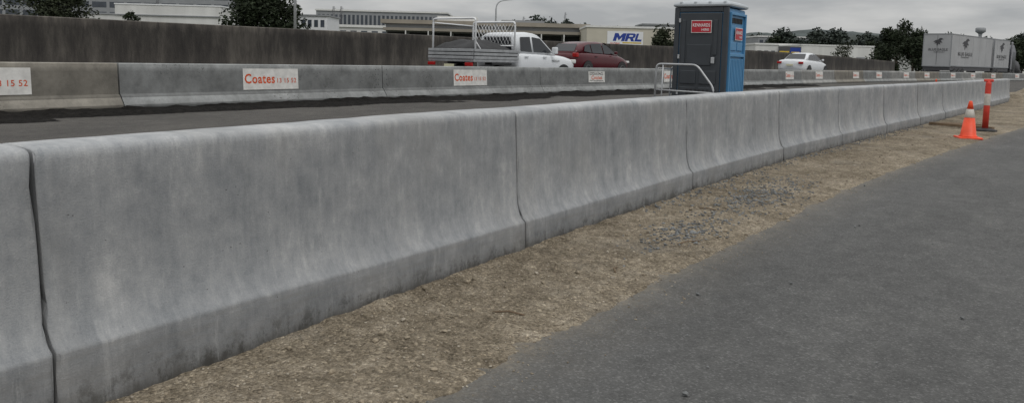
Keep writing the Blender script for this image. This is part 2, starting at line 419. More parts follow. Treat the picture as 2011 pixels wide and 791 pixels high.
# ---------------- near barrier ----------------
PROF=[(0,-.05),(0,0),(.001,.06),(.002,.12),(.003,.167),(.005,.174),(.010,.179),(.024,.190),(.036,.209),(.047,.236),(.057,.270),(.064,.315),(.070,.38),(.075,.48),(.080,.58),(.084,.68),(.086,.752),(.089,.770),(.097,.782),(.112,.788),(.165,.791),(.25,.791),(.30,.785),(.318,.763),(.325,.70),(.335,.45),(.36,.25),(.405,.18),(.41,0),(.41,-.05)]
arc=[0]
for i in range(1,len(PROF)): arc.append(arc[-1]+math.dist(PROF[i],PROF[i-1]))
arc=[a-.05 for a in arc]
joints=[-1.52,1.02,3.56,6.08,8.66,11.0]
while joints[-1]<30: joints.append(joints[-1]+2.53)
joints[-1]=31.8
for si in range(len(joints)-1):
    gp=.005 if si<3 else (.012 if si<6 else .024)
    y0,y1=joints[si]+gp,joints[si+1]-gp
    st=.03 if y0<6 else (.06 if y0<14 else .15)
    yy=[y0,y0+.004,y0+.010]; y=y0+.03
    while y<y1-.03: yy.append(y); y+=st
    yy+=[y1-.010,y1-.004,y1]
    xo=crom(P_near,y0)
    vs=[];fs=[];n=len(PROF); uvs=[]
    for j,y in enumerate(yy):
        e=min(y-y0,y1-y); sh=.006*max(0,1-e/.010)**1.5
        tx=crom(P_near,y); dx=(crom(P_near,y+.01)-crom(P_near,y-.01))/.02; tz=crom(P_toe,y)
        for k,(a,z) in enumerate(PROF):
            w=.003*nz(y*.8,z*1.5,si)+.0007*nz(y*4,z*5,3)
            if .74<z: w+=.003*nz(y*2.0,k*.3,11)
            zz=z+ (.004*nz(y*.9,1,21)+.002*nz(y*6,z,31) if z>.7 else (.005*nz(y*1.1,2,17)+.0025*nz(y*7,1,3)+.0018*nz(y*25,1,3) if .15<z<.2 else 0))
            if 0<z<.5: zz+=tz*(z/.172 if z<.172 else (1-(z-.172)/.33))
            aa=a+w+(sh if a<.2 else -sh)
            if z>.7: zz-=sh
            end=1 if j<3 else (2 if j>len(yy)-4 else 0)
            jn=si+(end==2)
            jy=(.007*nz(z*4,jn*3.3,8)+.004*nz(z*14,jn*7.1,2)) if end else 0
            if end and random.random()<.15 and a<.2: jy+=(.007 if end==1 else -.007)
            vs.append((tx-aa-xo,y+jy-y0+dx*aa,zz)); uvs.append((y,arc[k]))
    for j in range(len(yy)-1):
        for k in range(n-1):
            a=j*n+k; fs.append((a,a+n,a+n+1,a+1))
    fs.append(tuple(range(n))); fs.append(tuple(range((len(yy)-1)*n,len(yy)*n))[::-1])
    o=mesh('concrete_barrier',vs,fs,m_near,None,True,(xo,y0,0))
    ul=o.data.uv_layers.new(name='UVMap')
    for l in o.data.loops: ul.data[l.index].uv=uvs[l.vertex_index]
    for p in o.data.polygons:
        if len(p.vertices)>4: p.use_smooth=False
    tag(o,'weathered grey concrete road barrier section with vertical joint beside dirt' if si<len(joints)-2 else 'last grey concrete barrier section ending in soil','concrete barrier',None,'concrete barrier sections along the works')

# ---------------- hire barriers ----------------
CP=[(0,-.03),(0,.075),(0,.075),(-.13,.25),(-.13,.25),(-.155,.256),(-.155,.256),(-.19,.785),(-.20,.80),(-.38,.80),(-.39,.785),(-.425,.256),(-.45,.25),(-.58,.075),(-.58,-.03)]
ca=[0]
for i in range(1,len(CP)): ca.append(ca[-1]+math.dist(CP[i],CP[i-1]))
cy=[7.25+6.3*(i-2) for i in range(22)]
def sticker(par,kind,yo=0,ww_=1.35):
    u=Vector((-.035,0,.529)).normalized(); r=Vector((0,1,0))
    c=Vector((-.171,yo,.50)); w=ww_ if kind!=2 else 1.0; h=.43 if kind!=2 else .36
    nn=r.cross(u); c=c+nn*.004
    s=panel('sticker',c,r,u,w,h,m_sdirty,par,.003)
    cc=c+nn*.006
    if kind<2:
        text('lettering','Coates',.72,.20,cc-r*.28+u*.01,r,u,m_orange,s,.022)
        text('phone_number','13 15 52',.48,.10,cc+r*.38-u*.03,r,u,m_orange,s,.010)
    else:
        text('lettering','Coates',.66,.13,cc-u*.02,r,u,m_orange,s,.015)
        for q in range(3):
            x=-.44; bb=(.13,.085,-.13)[q]; pts=[]
            while x<.42: pts.append((x,bb+random.uniform(-.02,.025))); x+=random.uniform(.02,.05)
            tp=[cc+r*a_+u*b_+nn*.002 for a_,b_ in pts]
            k=len(tp)
            vs=[v-u*.008 for v in tp]+[v+u*.008 for v in tp]; fs=[(i_,i_+1,k+i_+1,k+i_) for i_ in range(k-1)]
            mesh('faded_writing',vs,fs,m_black,s)
for i in range(len(cy)-1):
    y0,y1=cy[i],cy[i+1]; a=Vector((crom(P_co,y0),y0)); b=Vector((crom(P_co,y1),y1)); d=b-a; L=d.length-.02
    rot=-math.atan2(d.x,d.y); mid=(a+b)/2
    T=thing('hire_barrier','precast concrete road barrier carrying a hire sticker, beside the highway','concrete barrier',mid.x,mid.y,0,rot,'precast barriers along the highway')
    mt=m_co[0] if i==1 else (m_co[1] if i in(2,3,5,6) else m_co[(i*7)%3])
    n=len(CP); Nn=14; vs=[];fs=[];uvs=[]
    for j in range(Nn+1):
        y=-L/2+L*j/Nn
        for k,(px,pz) in enumerate(CP): vs.append((px,y,pz)); uvs.append((y+i*3.7,ca[k]))
    for j in range(Nn):
        for k in range(n-1):
            if CP[k]!=CP[k+1]: q=j*n+k; fs.append((q,q+n,q+n+1,q+1))
    fs.append(tuple(range(n))); fs.append(tuple(range(Nn*n,(Nn+1)*n))[::-1])
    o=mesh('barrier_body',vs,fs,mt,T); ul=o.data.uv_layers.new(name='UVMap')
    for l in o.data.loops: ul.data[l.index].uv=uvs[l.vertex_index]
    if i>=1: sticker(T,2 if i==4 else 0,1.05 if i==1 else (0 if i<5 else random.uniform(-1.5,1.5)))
    if i in (2,3):
        for yy in ((L/2-.12,L/2-.2) if i==2 else (-L/2+.12,)):
            for zz in (.35,.47,.59,.70):
                x=-.155-(zz-.256)*.066; box('bolt_hole',x-.01,x+.004,yy-.009,yy+.009,zz-.009,zz+.009,m_dark,T)

# ---------------- long wall ----------------
vs=[];fs=[];uvs=[];yy=[-20+2*i for i in range(67)]
for y in yy:
    x=crom(P_wall,y); zz=crom(Z_wall,y)
    for (a,z,v) in ((0,-.3,0),(-.03,zz-.02,1.9),(-.06,zz,1.93),(-.36,zz,2.2),(-.38,zz-.02,2.25),(-.4,-.3,4)):
        vs.append((x+a,y,z)); uvs.append((y,v))
for j in range(len(yy)-1):
    for k in range(5): q=j*6+k; fs.append((q,q+6,q+7,q+1))
fs.append(tuple(range(6))); fs.append(tuple(range(len(vs)-6,len(vs)))[::-1])
o=mesh('concrete_wall',vs,fs,m_wall); ul=o.data.uv_layers.new(name='UVMap')
for l in o.data.loops: ul.data[l.index].uv=uvs[l.vertex_index]
tag(o,'long dark stained concrete wall along the far side of the highway','wall')

# ---------------- portable toilet ----------------
T=thing('portable_toilet','dark grey and blue portable toilet with pale roof behind barrier','portable toilet',-5.55,15.40,0,0); T.scale=(1,1,1.04)
h=.55
box('base',-.56,.56,-.56,.56,0,.14,m_toi_d,T,.02)
box('cabin',-h+.01,h-.01,-h+.01,h-.01,.14,2.08,m_toi_b,T,.03)
each('door_frame',[(-h-.005,-h+.10,-h-.02,-h+.06,.14,2.09),(h-.10,h+.008,-h-.02,-h+.06,.14,2.09),(-h+.101,h-.101,-h-.02,-h+.05,2.0,2.09),(-h+.101,h-.101,-h-.02,-h+.05,.14,.22)],m_toi_d,T,.012)
d=box('door',-h+.115,h-.115,-h-.025,-h+.04,.235,1.985,m_toi_d,T,.015)
rb=[]
for zz in (.30,.62): rb+= [(-.38,-.05,-h-.045,-h-.024,zz,zz+.26),(.02,.36,-h-.045,-h-.024,zz,zz+.26)]
rb+=[(-.38,-.30,-h-.045,-h-.024,.98,1.85),(.28,.36,-h-.045,-h-.024,1.18,1.85),(-.26,.24,-h-.042,-h-.024,.98,1.38)]
each('door_moulding',rb,m_toi_d,d,.012)
each('vent_slot',[(-.24+i*.085,-.19+i*.085,-h-.052,-h-.046,.36,.52) for i in range(6)],m_dark,d)
box('handle',.26,.33,-h-.08,-h-.046,1.02,1.14,m_galv,d,.01)
each('hinge',[(-h+.10,-h+.14,-h-.045,-h-.02,z,z+.08) for z in (.4,1.1,1.8)],m_galv,T,.005)
vs=[];fs=[];prof=[(0.57,2.10),(.60,2.115),(.605,2.145),(.58,2.18),(.45,2.225),(.30,2.25),(.0001,2.27)]
def sq(hh,z,rc=.09):
    out=[]
    for q in range(4):
        for k in range(4):
            t=math.radians(q*90+k*30); cx,cy_=[(1,1),(-1,1),(-1,-1),(1,-1)][q]
            Rr=min(rc,hh*.5)
            out.append((cx*(hh-Rr)+Rr*math.cos(t),cy_*(hh-Rr)+Rr*math.sin(t),z))
    return out
for hh,z in prof: vs+=sq(hh,z)
for i in range(len(prof)-1):
    for k in range(16): k2=(k+1)%16; fs.append((i*16+k,i*16+k2,(i+1)*16+k2,(i+1)*16+k))
fs.append(tuple(range(16))[::-1])
rf=mesh('roof',vs,fs,m_toi_r,T)
each('roof_rib',[(-.45+i*.3,-.39+i*.3,-.60,-.2,2.12,2.20) for i in range(4)],m_toi_r,rf,.015)
each('side_rib',[(h-.012,h+.030,-.40+i*.095,-.35+i*.095,.28,1.12) for i in range(9)],m_toi_b,T,.008)
each('side_frame',[(h-.012,h+.04,-.46,-.43,.2,2.0),(h-.012,h+.04,.45,.50,.2,2.0),(h-.012,h+.04,-.429,.449,1.95,2.0),(h-.012,h+.035,-.429,.449,1.16,1.22)],m_toi_b,T,.008)
each('side_panel',[(h-.012,h+.012,-.36,.0,1.28,1.44),(h-.012,h+.012,.05,.38,1.28,1.44)],m_toi_b,T,.01)
each('air_vent',[(h-.005,h+.008,-.36+i*.09,-.31+i*.09,1.80,1.90) for i in range(8)],m_dark,T)
def ksign(par,c,r,u,w,hh):
    c=Vector(c);n=Vector(r).cross(Vector(u)); s=panel('hire_sign',c,r,u,w,hh,m_swhite,par,.004)
    panel('sign_face',c+n*.0045,r,u,w*.95,hh*.90,m_sred,s,.002)
    text('lettering','KENNARDS',w*.84,hh*.27,c+n*.009+Vector(u)*hh*.12,r,u,m_sw,s,.01)
    text('lettering','HIRE',w*.36,hh*.18,c+n*.009-Vector(u)*hh*.24+Vector(r)*w*.2,r,u,m_sw,s,.01)
ksign(T,(.03,-h-.047,1.72),(1,0,0),(0,0,1),.42,.24)
ksign(T,(h+.022,.08,1.60),(0,1,0),(0,0,1),.46,.24)

# handrail
T=thing('handrail','galvanised tubular handrail frame standing beside the portable toilet','handrail',-5.6,14.2,0,0)
def rnd(pts,r=.1):
    out=[Vector(pts[0])]
    for i in range(1,len(pts)-1):
        p=Vector(pts[i]);a=(Vector(pts[i-1])-p).normalized();b=(Vector(pts[i+1])-p).normalized()
        for t in (0,.25,.5,.75,1):
            out.append((p+a*r)*(1-t)**2+p*2*t*(1-t)+(p+b*r)*t*t)
    out.append(Vector(pts[-1])); return out
tubes('outer_rail',[rnd([(-.6,0,0),(-.58,0,1.03),(.25,0,1.03),(.6,0,.60),(.62,0,0)])],.020,m_galv,T,10)
tubes('inner_rail',[[(-.57,0,.52),(.6,0,.50)]],.015,m_galv,T,8); tubes('inner_post',[[(-.44,0,1.03),(-.46,0,0)]],.015,m_galv,T,8)
tubes('rear_rail',[rnd([(-.6,.75,0),(-.58,.75,.98),(-.3,.75,.98)]) ],.018,m_galv,T,8)
tubes('rail_tie',[[(-.585,0,.95),(-.585,.75,.93)]],.014,m_galv,T,8)

# ---------------- vehicles ----------------
def wheel(par,x,y,r,w=.22):
    s=1 if x>0 else -1
    o=lathe('wheel',[(r*.55,-w/2),(r*.93,-w/2),(r,-w/2+.03),(r,w/2-.03),(r*.93,w/2),(r*.62,w/2)],m_tyre,par,20,(x,y,r),True,'x')
    lathe('rim',[(r*.6,s*(w/2-.03)),(r*.62,s*(w/2+.004)),(r*.5,s*(w/2-.02)),(r*.15,s*(w/2+.0))],m_rim,o,16,(x,y,r),True,'x')
def loft(name,secs,mat,parent,sub=1):
    vs=[];fs=[];n=len(secs[0])
    for s in secs: vs+=s
    for i in range(len(secs)-1):
        for k in range(n):
            k2=(k+1)%n; fs.append((i*n+k,(i+1)*n+k,(i+1)*n+k2,i*n+k2))
    fs.append(tuple(range(n))); fs.append(tuple(range((len(secs)-1)*n,len(secs)*n))[::-1])
    o=mesh(name,vs,fs,mat,parent,True)
    if sub: m=o.modifiers.new('s','SUBSURF'); m.levels=sub; m.render_levels=sub
    return o
def bsec(y,hw,zb,zs,zt_):
    h_=[(.80*hw,zb),(.97*hw,zb+.06),(hw,zb+.22),(hw,(zb+zs)/2+.1),(.97*hw,zs-.05),(.90*hw,zs),(.6*hw,zt_)]
    return [(x,y,z) for x,z in h_]+[(-x,y,z) for x,z in h_[::-1]]
def gsec(y,hb,zb,hr,zr):
    h_=[(hb,zb),((hb*.35+hr*.65),zb+(zr-zb)*.62),(hr,zr-.05*(zr>zb+.1)),(hr*.75,zr)]
    return [(x,y,z) for x,z in h_]+[(-x,y,z) for x,z in h_[::-1]]
def sidewin(name,par,pts,hb,zb,hr,zr,mat=m_glass):
    for s in (1,-1):
        vs=[(s*(hb+(hr-hb)*(z-zb)/(zr-zb)+.012),y,z) for y,z in pts]
        f=tuple(range(len(pts))); mesh(name,vs,[f if s<0 else f[::-1]],mat,par)
def arches(par,hw,ys_,r):
    for y in ys_:
        for s in (1,-1):
            vs=[(s*(hw+.004),y+(r+.06)*math.cos(t),r+(r+.06)*math.sin(t)) for t in [math.pi*k/12 for k in range(13)]]
            mesh('wheel_arch',vs,[tuple(range(13))],m_dark,par)
def hatch(x,y,z,rot,paint,label):
    T=thing('car',label,'car',x,y,z,rot); hw=.88
    loft('body',[bsec(-2.12,hw*.76,.32,.86,.90),bsec(-2.0,hw*.93,.25,.98,1.02),bsec(-1.4,hw,.22,1.0,1.03),bsec(0,hw,.2,.97,1.0),bsec(.9,hw,.2,.93,.98),bsec(1.5,hw*.97,.22,.84,.92),bsec(2.0,hw*.86,.25,.68,.76),bsec(2.16,hw*.66,.32,.58,.62)],paint,T)
    loft('roof',[gsec(-2.0,.70,.96,.60,1.0),gsec(-1.72,.76,.96,.58,1.26),gsec(-1.40,.78,.96,.58,1.39),gsec(-.9,.79,.96,.60,1.46),gsec(-.3,.80,.95,.61,1.485),gsec(.15,.80,.95,.60,1.46),gsec(.55,.79,.94,.60,1.30),gsec(1.15,.78,.92,.68,.95)],paint,T,0)
    sidewin('window',T,[(-1.50,1.06),(-.98,1.0),(-.98,1.37),(-1.34,1.30)],.80,.96,.62,1.44)
    sidewin('window',T,[(-.92,1.0),(-.12,.98),(-.12,1.40),(-.92,1.38)],.80,.96,.62,1.44)
    sidewin('window',T,[(-.05,.98),(.90,.98),(.30,1.34),(-.05,1.40)],.80,.96,.62,1.44)
    mesh('rear_glass',[(-.60,-1.97,1.05),(.60,-1.97,1.05),(.48,-1.60,1.36),(-.48,-1.60,1.36)],[(0,1,2,3)],m_glass,T)
    mesh('windscreen',[(-.66,1.08,1.0),(.66,1.08,1.0),(.54,.32,1.45),(-.54,.32,1.45)],[(0,1,2,3)],m_glass,T)
    for s in (1,-1):
        box('tail_lamp',s*.58,s*.82,-2.08,-1.92,.80,.98,m_tail,T,.03)
        box('mirror',s*.86,s*1.0,.62,.72,.97,1.09,paint,T,.03)
        box('door_handle',s*.87,s*.90,-.82,-.66,.84,.87,paint,T,.008)
        box('headlight',s*.5,s*.76,1.9,2.1,.60,.70,m_swhite,T,.03)
    box('number_plate',-.2,.2,-2.15,-2.12,.60,.70,m_plate,T)
    arches(T,hw,(-1.32,1.30),.31)
    for s in (1,-1):
        wheel(T,s*.79,-1.32,.31); wheel(T,s*.79,1.30,.31)
def sedan(x,y,z,rot,paint,label):
    T=thing('car',label,'car',x,y,z,rot); hw=.88
    loft('body',[bsec(-2.30,hw*.78,.34,.86,.92),bsec(-2.18,hw*.93,.26,.94,.99),bsec(-1.4,hw,.22,.95,1.0),bsec(0,hw,.2,.92,.96),bsec(.9,hw,.2,.88,.94),bsec(1.6,hw*.97,.22,.78,.86),bsec(2.15,hw*.84,.25,.64,.70),bsec(2.3,hw*.6,.32,.54,.58)],paint,T)
    loft('roof',[gsec(-1.62,.70,.93,.64,.98),gsec(-.95,.78,.93,.56,1.36),gsec(-.4,.79,.93,.57,1.42),gsec(.15,.79,.92,.57,1.40),gsec(1.1,.76,.88,.66,.93)],paint,T,0)
    sidewin('window',T,[(-1.28,1.0),(-.42,.98),(-.42,1.33),(-.88,1.30)],.79,.93,.585,1.40)
    sidewin('window',T,[(-.35,.98),(.85,.96),(.20,1.32),(-.35,1.34)],.79,.93,.585,1.40)
    mesh('rear_glass',[(-.6,-1.56,1.02),(.6,-1.56,1.02),(.48,-1.02,1.35),(-.48,-1.02,1.35)],[(0,1,2,3)],m_glass,T)
    mesh('windscreen',[(-.62,1.02,.98),(.62,1.02,.98),(.5,.24,1.38),(-.5,.24,1.38)],[(0,1,2,3)],m_glass,T)
    for s in (1,-1):
        box('tail_lamp',s*.52,s*.80,-2.33,-2.2,.72,.86,m_tail,T,.03)
        box('mirror',s*.86,s*1.0,.62,.72,.94,1.05,paint,T,.03)
    box('number_plate',-.2,.2,-2.36,-2.33,.60,.70,m_plate,T)
    arches(T,hw,(-1.4,1.38),.31)
    for s in (1,-1): wheel(T,s*.79,-1.4,.31); wheel(T,s*.79,1.38,.31)
hatch(-16.0,29.5,zhw(29.3)+.06,math.radians(-6),m_red,'dark red hatchback car driving on the highway behind a ute')
sedan(-11.95,50.3,zhw(50)+.04,math.radians(-7),m_carw,'white sedan car on the highway beyond the precast barriers')

# ute
T=thing('ute','white dual cab ute with aluminium tray, ladder racks and black tarp','ute',-13.98,20.40,.08,math.radians(-5)); hw=.92
loft('body',[bsec(-.62,hw*.96,.5,1.12,1.16),bsec(-.55,hw,.45,1.14,1.18),bsec(.3,hw,.42,1.13,1.17),bsec(1.2,hw,.42,1.10,1.16),bsec(1.5,hw,.42,1.08,1.16),bsec(2.2,hw*.97,.45,1.02,1.10),bsec(2.5,hw*.9,.5,.95,1.02),bsec(2.62,hw*.75,.5,.85,.9)],m_carw,T)
loft('roof',[gsec(-.60,.80,1.10,.66,1.70),gsec(-.45,.81,1.10,.66,1.77),gsec(.1,.82,1.10,.67,1.81),gsec(.55,.82,1.10,.66,1.78),gsec(.75,.82,1.10,.67,1.68),gsec(1.45,.80,1.10,.72,1.15)],m_carw,T,0)
sidewin('window',T,[(-.42,1.20),(.14,1.18),(.14,1.66),(-.36,1.64)],.82,1.10,.67,1.76)
sidewin('window',T,[(.24,1.18),(1.22,1.18),(.66,1.62),(.24,1.66)],.82,1.10,.67,1.76)
mesh('windscreen',[(-.68,1.38,1.20),(.68,1.38,1.20),(.6,.72,1.74),(-.6,.72,1.74)],[(0,1,2,3)],m_glass,T)
mesh('rear_glass',[(-.6,-.63,1.22),(.6,-.63,1.22),(.56,-.63,1.64),(-.56,-.63,1.64)],[(0,1,2,3)],m_glass,T)
for s in (1,-1):
    box('mirror',s*.93,s*1.12,1.02,1.14,1.14,1.36,m_carw,T,.03)
    box('headlight',s*.6,s*.86,2.3,2.56,.85,.98,m_swhite,T,.03)
    for yy in (-.05,.9): box('door_handle',s*.915,s*.945,yy-.3,yy-.12,1.02,1.06,m_carw,T,.008)
    box('tail_lamp',s*.62,s*.9,-2.78,-2.72,.72,.82,m_tail,T,.01)
arches(T,hw,(1.75,),.38)
for s in (1,-1): wheel(T,s*.80,-1.45,.38,.26); wheel(T,s*.80,1.75,.38,.26)
each('chassis_rail',[(-.5,-.38,-2.7,2.4,.45,.6),(.38,.5,-2.7,2.4,.45,.6)],m_tframe,T); box('rear_bar',-.45,.45,-2.78,-2.705,.5,.62,m_tframe,T)
box('tray_floor',-.93,.93,-2.72,-.68,.84,.92,m_alu,T,.01)
for s in (1,-1):
    each('tray_side',[(s*.905,s*.945,-2.71,-.68,.925+k*.105,.925+k*.105+.080) for k in range(3)],m_alu,T,.006)
    box('tray_gap_shade',s*.890,s*.903,-2.70,-.69,.925,1.20,m_dark,T)  # dark sheet standing in for shade in the gaps between side slats
each('tailgate',[(-.91,.91,-2.755,-2.715,.925+k*.105,.925+k*.105+.080) for k in range(3)],m_alu,T,.006)
box('tailgate_gap_shade',-.88,.88,-2.712,-2.700,.925,1.20,m_dark,T)  # dark sheet painting the shaded gaps of the tailgate slats
each('mudguard',[(-.93,-.62,-1.9,-1.0,.76,.83),(.62,.93,-1.9,-1.0,.76,.83)],m_dark,T,.01)
def hoop(y,z1): return rnd([(-.86,y,.92),(-.86,y,z1),(.86,y,z1),(.86,y,.92)],.10)
tubes('rear_rack',[hoop(-2.6,2.10)],.030,m_white,T,10)
hb=tubes('headboard_rack',[hoop(-.80,2.08)],.030,m_white,T,10)
mpp=[]
for i in range(13):
    x=-.80+i*.133; mpp.append([(x,-.80,1.35),(min(.83,x+.4),-.80,1.35+.66*min(1,(.83-x)/.4))]); mpp.append([(x,-.805,1.35),(max(-.83,x-.4),-.805,1.35+.66*min(1,(x+.83)/.4))])
tubes('headboard_mesh',mpp,.008,m_white,hb,4)
tubes('headboard_bar',[[(-.85,-.80,1.35),(.85,-.80,1.35)]],.022,m_white,hb,8)
tubes('side_rail',[[(-.86,-2.6,1.98),(-.86,-.80,1.96)]],.020,m_white,T,8)
tubes('brace',[[(.86,-2.6,1.45),(.86,-2.15,.98)]],.018,m_white,T,8)
vs=[];fs=[];nx,ny=18,20
for j in range(ny):
    for i in range(nx):
        x=-.87+1.74*i/(nx-1); y=-2.68+1.85*j/(ny-1); e=min(i,nx-1-i,j,ny-1-j)/6
        z=1.16+.32*min(1,e)**.7+.10*nz(x*1.5,y*1.5,2)*min(1,e*2)+.03*nz(x*8,y*8); vs.append((x,y,z))
for j in range(ny-1):
    for i in range(nx-1): a=j*nx+i; fs.append((a,a+1,a+nx+1,a+nx))
mesh('tarpaulin_load',vs,fs,m_tarp,T,True)
box('number_plate',-.2,.2,-2.79,-2.782,.66,.77,m_plate,T)
text('door_lettering','SHERIDAN',.42,.07,(hw+.015,1.28,.92),(0,1,0),(0,0,1),m_black,T,.01)

# B-double truck
TR=thing('articulated_truck','pale curtain-sided two trailer truck with black emblems on highway','truck',*W(40.7,74.0),.16,math.radians(-12.5))
def eagle(par,c,r,u,s):
    c,r,u=Vector(c),Vector(r),Vector(u)
    pts=[(-.9,.1),(-.5,.45),(-.1,.55),(.15,.9),(.5,.95),(.85,.6),(.5,.6),(.35,.3),(.7,-.1),(.2,-.1),(.35,-.6),(.0,-.35),(-.25,-.9),(-.35,-.2),(-.75,-.3),(-.45,.05)]
    poly('eagle_emblem',[(a*s[0],b*s[1]) for a,b in pts],m_fade,par,c,r,u)
def trailer(y0,y1):
    b=box('trailer',-1.25,1.25,y0,y1,1.15,4.25,m_trail,TR,.05)
    each('trailer_frame',[(-1.27,1.27,y0-.02,y0+.06,1.1,1.22),(-1.27,1.27,y0-.02,y0+.06,4.18,4.28),(-1.27,-1.19,y0-.02,y0+.06,1.22,4.18),(1.19,1.27,y0-.02,y0+.06,1.22,4.18),(1.24,1.275,y0+.07,y1,4.17,4.27),(1.24,1.275,y0+.07,y1,1.15,1.28)],m_greyb,b,.01)
    box('chassis',-1.2,1.2,y0+.1,y1,.75,1.14,m_tframe,b)
    each('curtain_pole',[(1.25,1.262,y0+i*(y1-y0)/6-.02,y0+i*(y1-y0)/6+.02,1.3,4.1) for i in range(1,6)],m_galv,b)
    return b
t1=trailer(0,13.0); t2=trailer(13.8,19.6)
box('rear_door_gap',-.012,.012,-.012,-.004,1.3,4.1,m_dark,t1)
eagle(t1,(.1,-.025,3.45),(1,0,0),(0,0,1),(.52,.42)); text('lettering','BLUE EAGLE',1.7,.24,(.1,-.025,2.75),(1,0,0),(0,0,1),m_fade,t1,.01); text('lettering','TRANSPORT',1.0,.11,(.2,-.025,2.5),(1,0,0),(0,0,1),m_fade,t1,.005)
for t,yc,sc in ((t1,4.2,1.0),(t2,16.6,.8)):
    eagle(t,(1.272,yc,3.35),(0,1,0),(0,0,1),(1.25*sc,.62))
    text('lettering','BLUE EAGLE',4.4*sc,.34,(1.272,yc,2.4),(0,1,0),(0,0,1),m_fade,t,.01); text('lettering','TRANSPORT',2.6*sc,.15,(1.272,yc,2.08),(0,1,0),(0,0,1),m_fade,t,.005)
for yy in (1.4,2.6,3.8,14.1,15.3,20.6,21.8,24.8):
    for s in (1,-1): wheel(TR,s*1.1,yy,.5,.32)
loft('cab',[[(x,y,z) for x,z in ((-1.2,.7),(-1.22,3.0),(-1.0,3.8),(1.0,3.8),(1.22,3.0),(1.2,.7))] for y in (20.3,20.6,22.4)],M('cab_dark_paint',(.05,.055,.07),.3),TR,0)
loft('bonnet',[[(x,y,z) for x,z in ((-1.1,.6),(-1.1,zz-.2),(-.8,zz),(.8,zz),(1.1,zz-.2),(1.1,.6))] for y,zz in ((22.4,2.3),(24.2,2.1),(25.0,1.6))],m_tframe,TR,0)
each('exhaust_stack',[(1.25,1.42,20.0,20.2,1.0,4.1),(-1.42,-1.25,20.0,20.2,1.0,4.1)],m_rim,TR,.05)
box('underrun_bar',-1.2,1.2,-.05,.05,.55,.7,m_tframe,TR)

# ---------------- cone, bollards, timber ----------------
def cone(x,y,lab,rot):
    T=thing('traffic_cone',lab,'traffic cone',x,y,0,rot)
    box('cone_base',-.17,.17,-.17,.17,0,.03,m_cone,T,.012)
    lathe('cone_body',[(.135,.03),(.125,.045),(.112,.06),(.073,.33)],m_cone,T,24)
    lathe('reflective_collar',[(.0735,.33),(.075,.332),(.051,.46),(.049,.462)],m_conew,T,24)
    lathe('cone_tip',[(.048,.46),(.026,.575),(.018,.59)],m_cone,T,24)
cone(-.764,13.93,'orange traffic cone with pale collar standing on dirt edge',.3)
cone(*W(19.6,35.5),'distant orange traffic cone behind the concrete barrier',.1)
hh=.92
T=thing('delineator_bollard','red-orange delineator bollard with pale band standing behind cone','bollard',-.62,15.8,0,.2)
lathe('rubber_base',[(.19,0),(.19,.03),(.12,.05),(.06,.06)],m_rub,T,8,smooth=False)
lathe('post',[(.05,.05),(.048,hh*.50),(.047,hh-.08),(.047,hh-.06)],m_bollr,T,20)
lathe('reflective_band',[(.0485,hh*.50),(.0495,hh*.50+.003),(.0495,hh*.50+.20),(.0485,hh*.50+.203)],m_conew,T,20)
box('grip_handle',-.075,.075,-.02,.02,hh-.05,hh,m_bollr,T,.015)
lathe('grip_neck',[(.047,hh-.07),(.03,hh-.045),(.03,hh-.03)],m_bollr,T,16)
T=thing('timber_plank','weathered timber plank lying on dirt by the barrier foot','timber',-1.35,16.4,.02,-.35); box('plank',-.2,.9,-.05,.05,0,.05,m_wood,T,.006)
T=thing('timber_plank','short weathered timber plank lying on dirt by the barrier foot','timber',-1.25,16.65,.02,.2); box('plank',-.1,.55,0,.09,0,.045,m_wood,T,.006)
vs=[];fs=[];n=24
for i in range(n+1):
    for j in range(n+1):
        a=(i/n-.5)*2;b=(j/n-.5)*2; r=math.hypot(a,b)
        vs.append((.1+a*1.6,32.6+b*2.0,max(-.05,.50*(1-r)*(1+.6*nz(a*3,b*3,2))+.05*nz(a*9,b*9))))
for i in range(n):
    for j in range(n): q=i*(n+1)+j; fs.append((q,q+1,q+n+2,q+n+1)[::-1])
o=mesh('soil_heap',vs,fs,m_dirt,None,True); o['kind']='stuff'

# ---------------- trees ----------------
def tree_parts(h,cw,z0,n,leaf,seed,gap=.55):
    rr=random.Random(seed); cl=[]
    for i in range(18):
        t=rr.random(); zz=z0+(h-z0)*(.12+.80*t); wr=math.sin(math.pi*min(1,.18+.75*t))**.7*cw/2*.75
        a=rr.random()*6.28; q=wr*rr.random()**.5
        cl.append((Vector((q*math.cos(a),q*math.sin(a),zz)),rr.uniform(.12,.25)*cw))
    vs=[];fs=[]
    for i in range(n):
        c,r=rr.choice(cl); d=Vector((rr.gauss(0,1),rr.gauss(0,1),rr.gauss(0,.75))).normalized()*r*(rr.random()**.4)
        p=c+d
        a=Vector((rr.gauss(0,1),rr.gauss(0,1),rr.gauss(0,.6))).normalized(); b=a.orthogonal().normalized(); b.rotate(Matrix.Rotation(rr.random()*6.28,3,a))
        s=leaf*rr.uniform(.6,1.4); k=len(vs)
        vs+=[p-a*s,p+b*s*.55,p+a*s,p-b*s*.5]; fs.append((k,k+1,k+2,k+3))
    tv,tf=tubedata([(0,0,-.2),(.05*h*.1,0,h*.25),(0,.05,h*.5),(0,0,h*.72)],h*.032,8,h*.008)
    for c,r in cl:
        z=min(h*.65,max(h*.15,c.z*.6)); v,f=tubedata([(0,0,z),(c.x*.5,c.y*.5,(z+c.z)/2+.1),tuple(c)],h*.012,5,h*.003); k=len(tv); tv+=v; tf+=[tuple(i+k for i in q) for q in f]
    return vs,fs,tv,tf
def tree(x,y,h,cw,z0,n,leaf,seed,mat,label,z=0):
    T=thing('tree',label,'tree',x,y,z,0); vs,fs,tv,tf=tree_parts(h,cw,z0,n,leaf,seed)
    mesh('trunk',tv,tf,m_bark,T,True); mesh('crown',vs,fs,mat,T); return T
def bx(px,D): return (px-1005)/1500*D
def place(px,D): return W(bx(px,D),D)
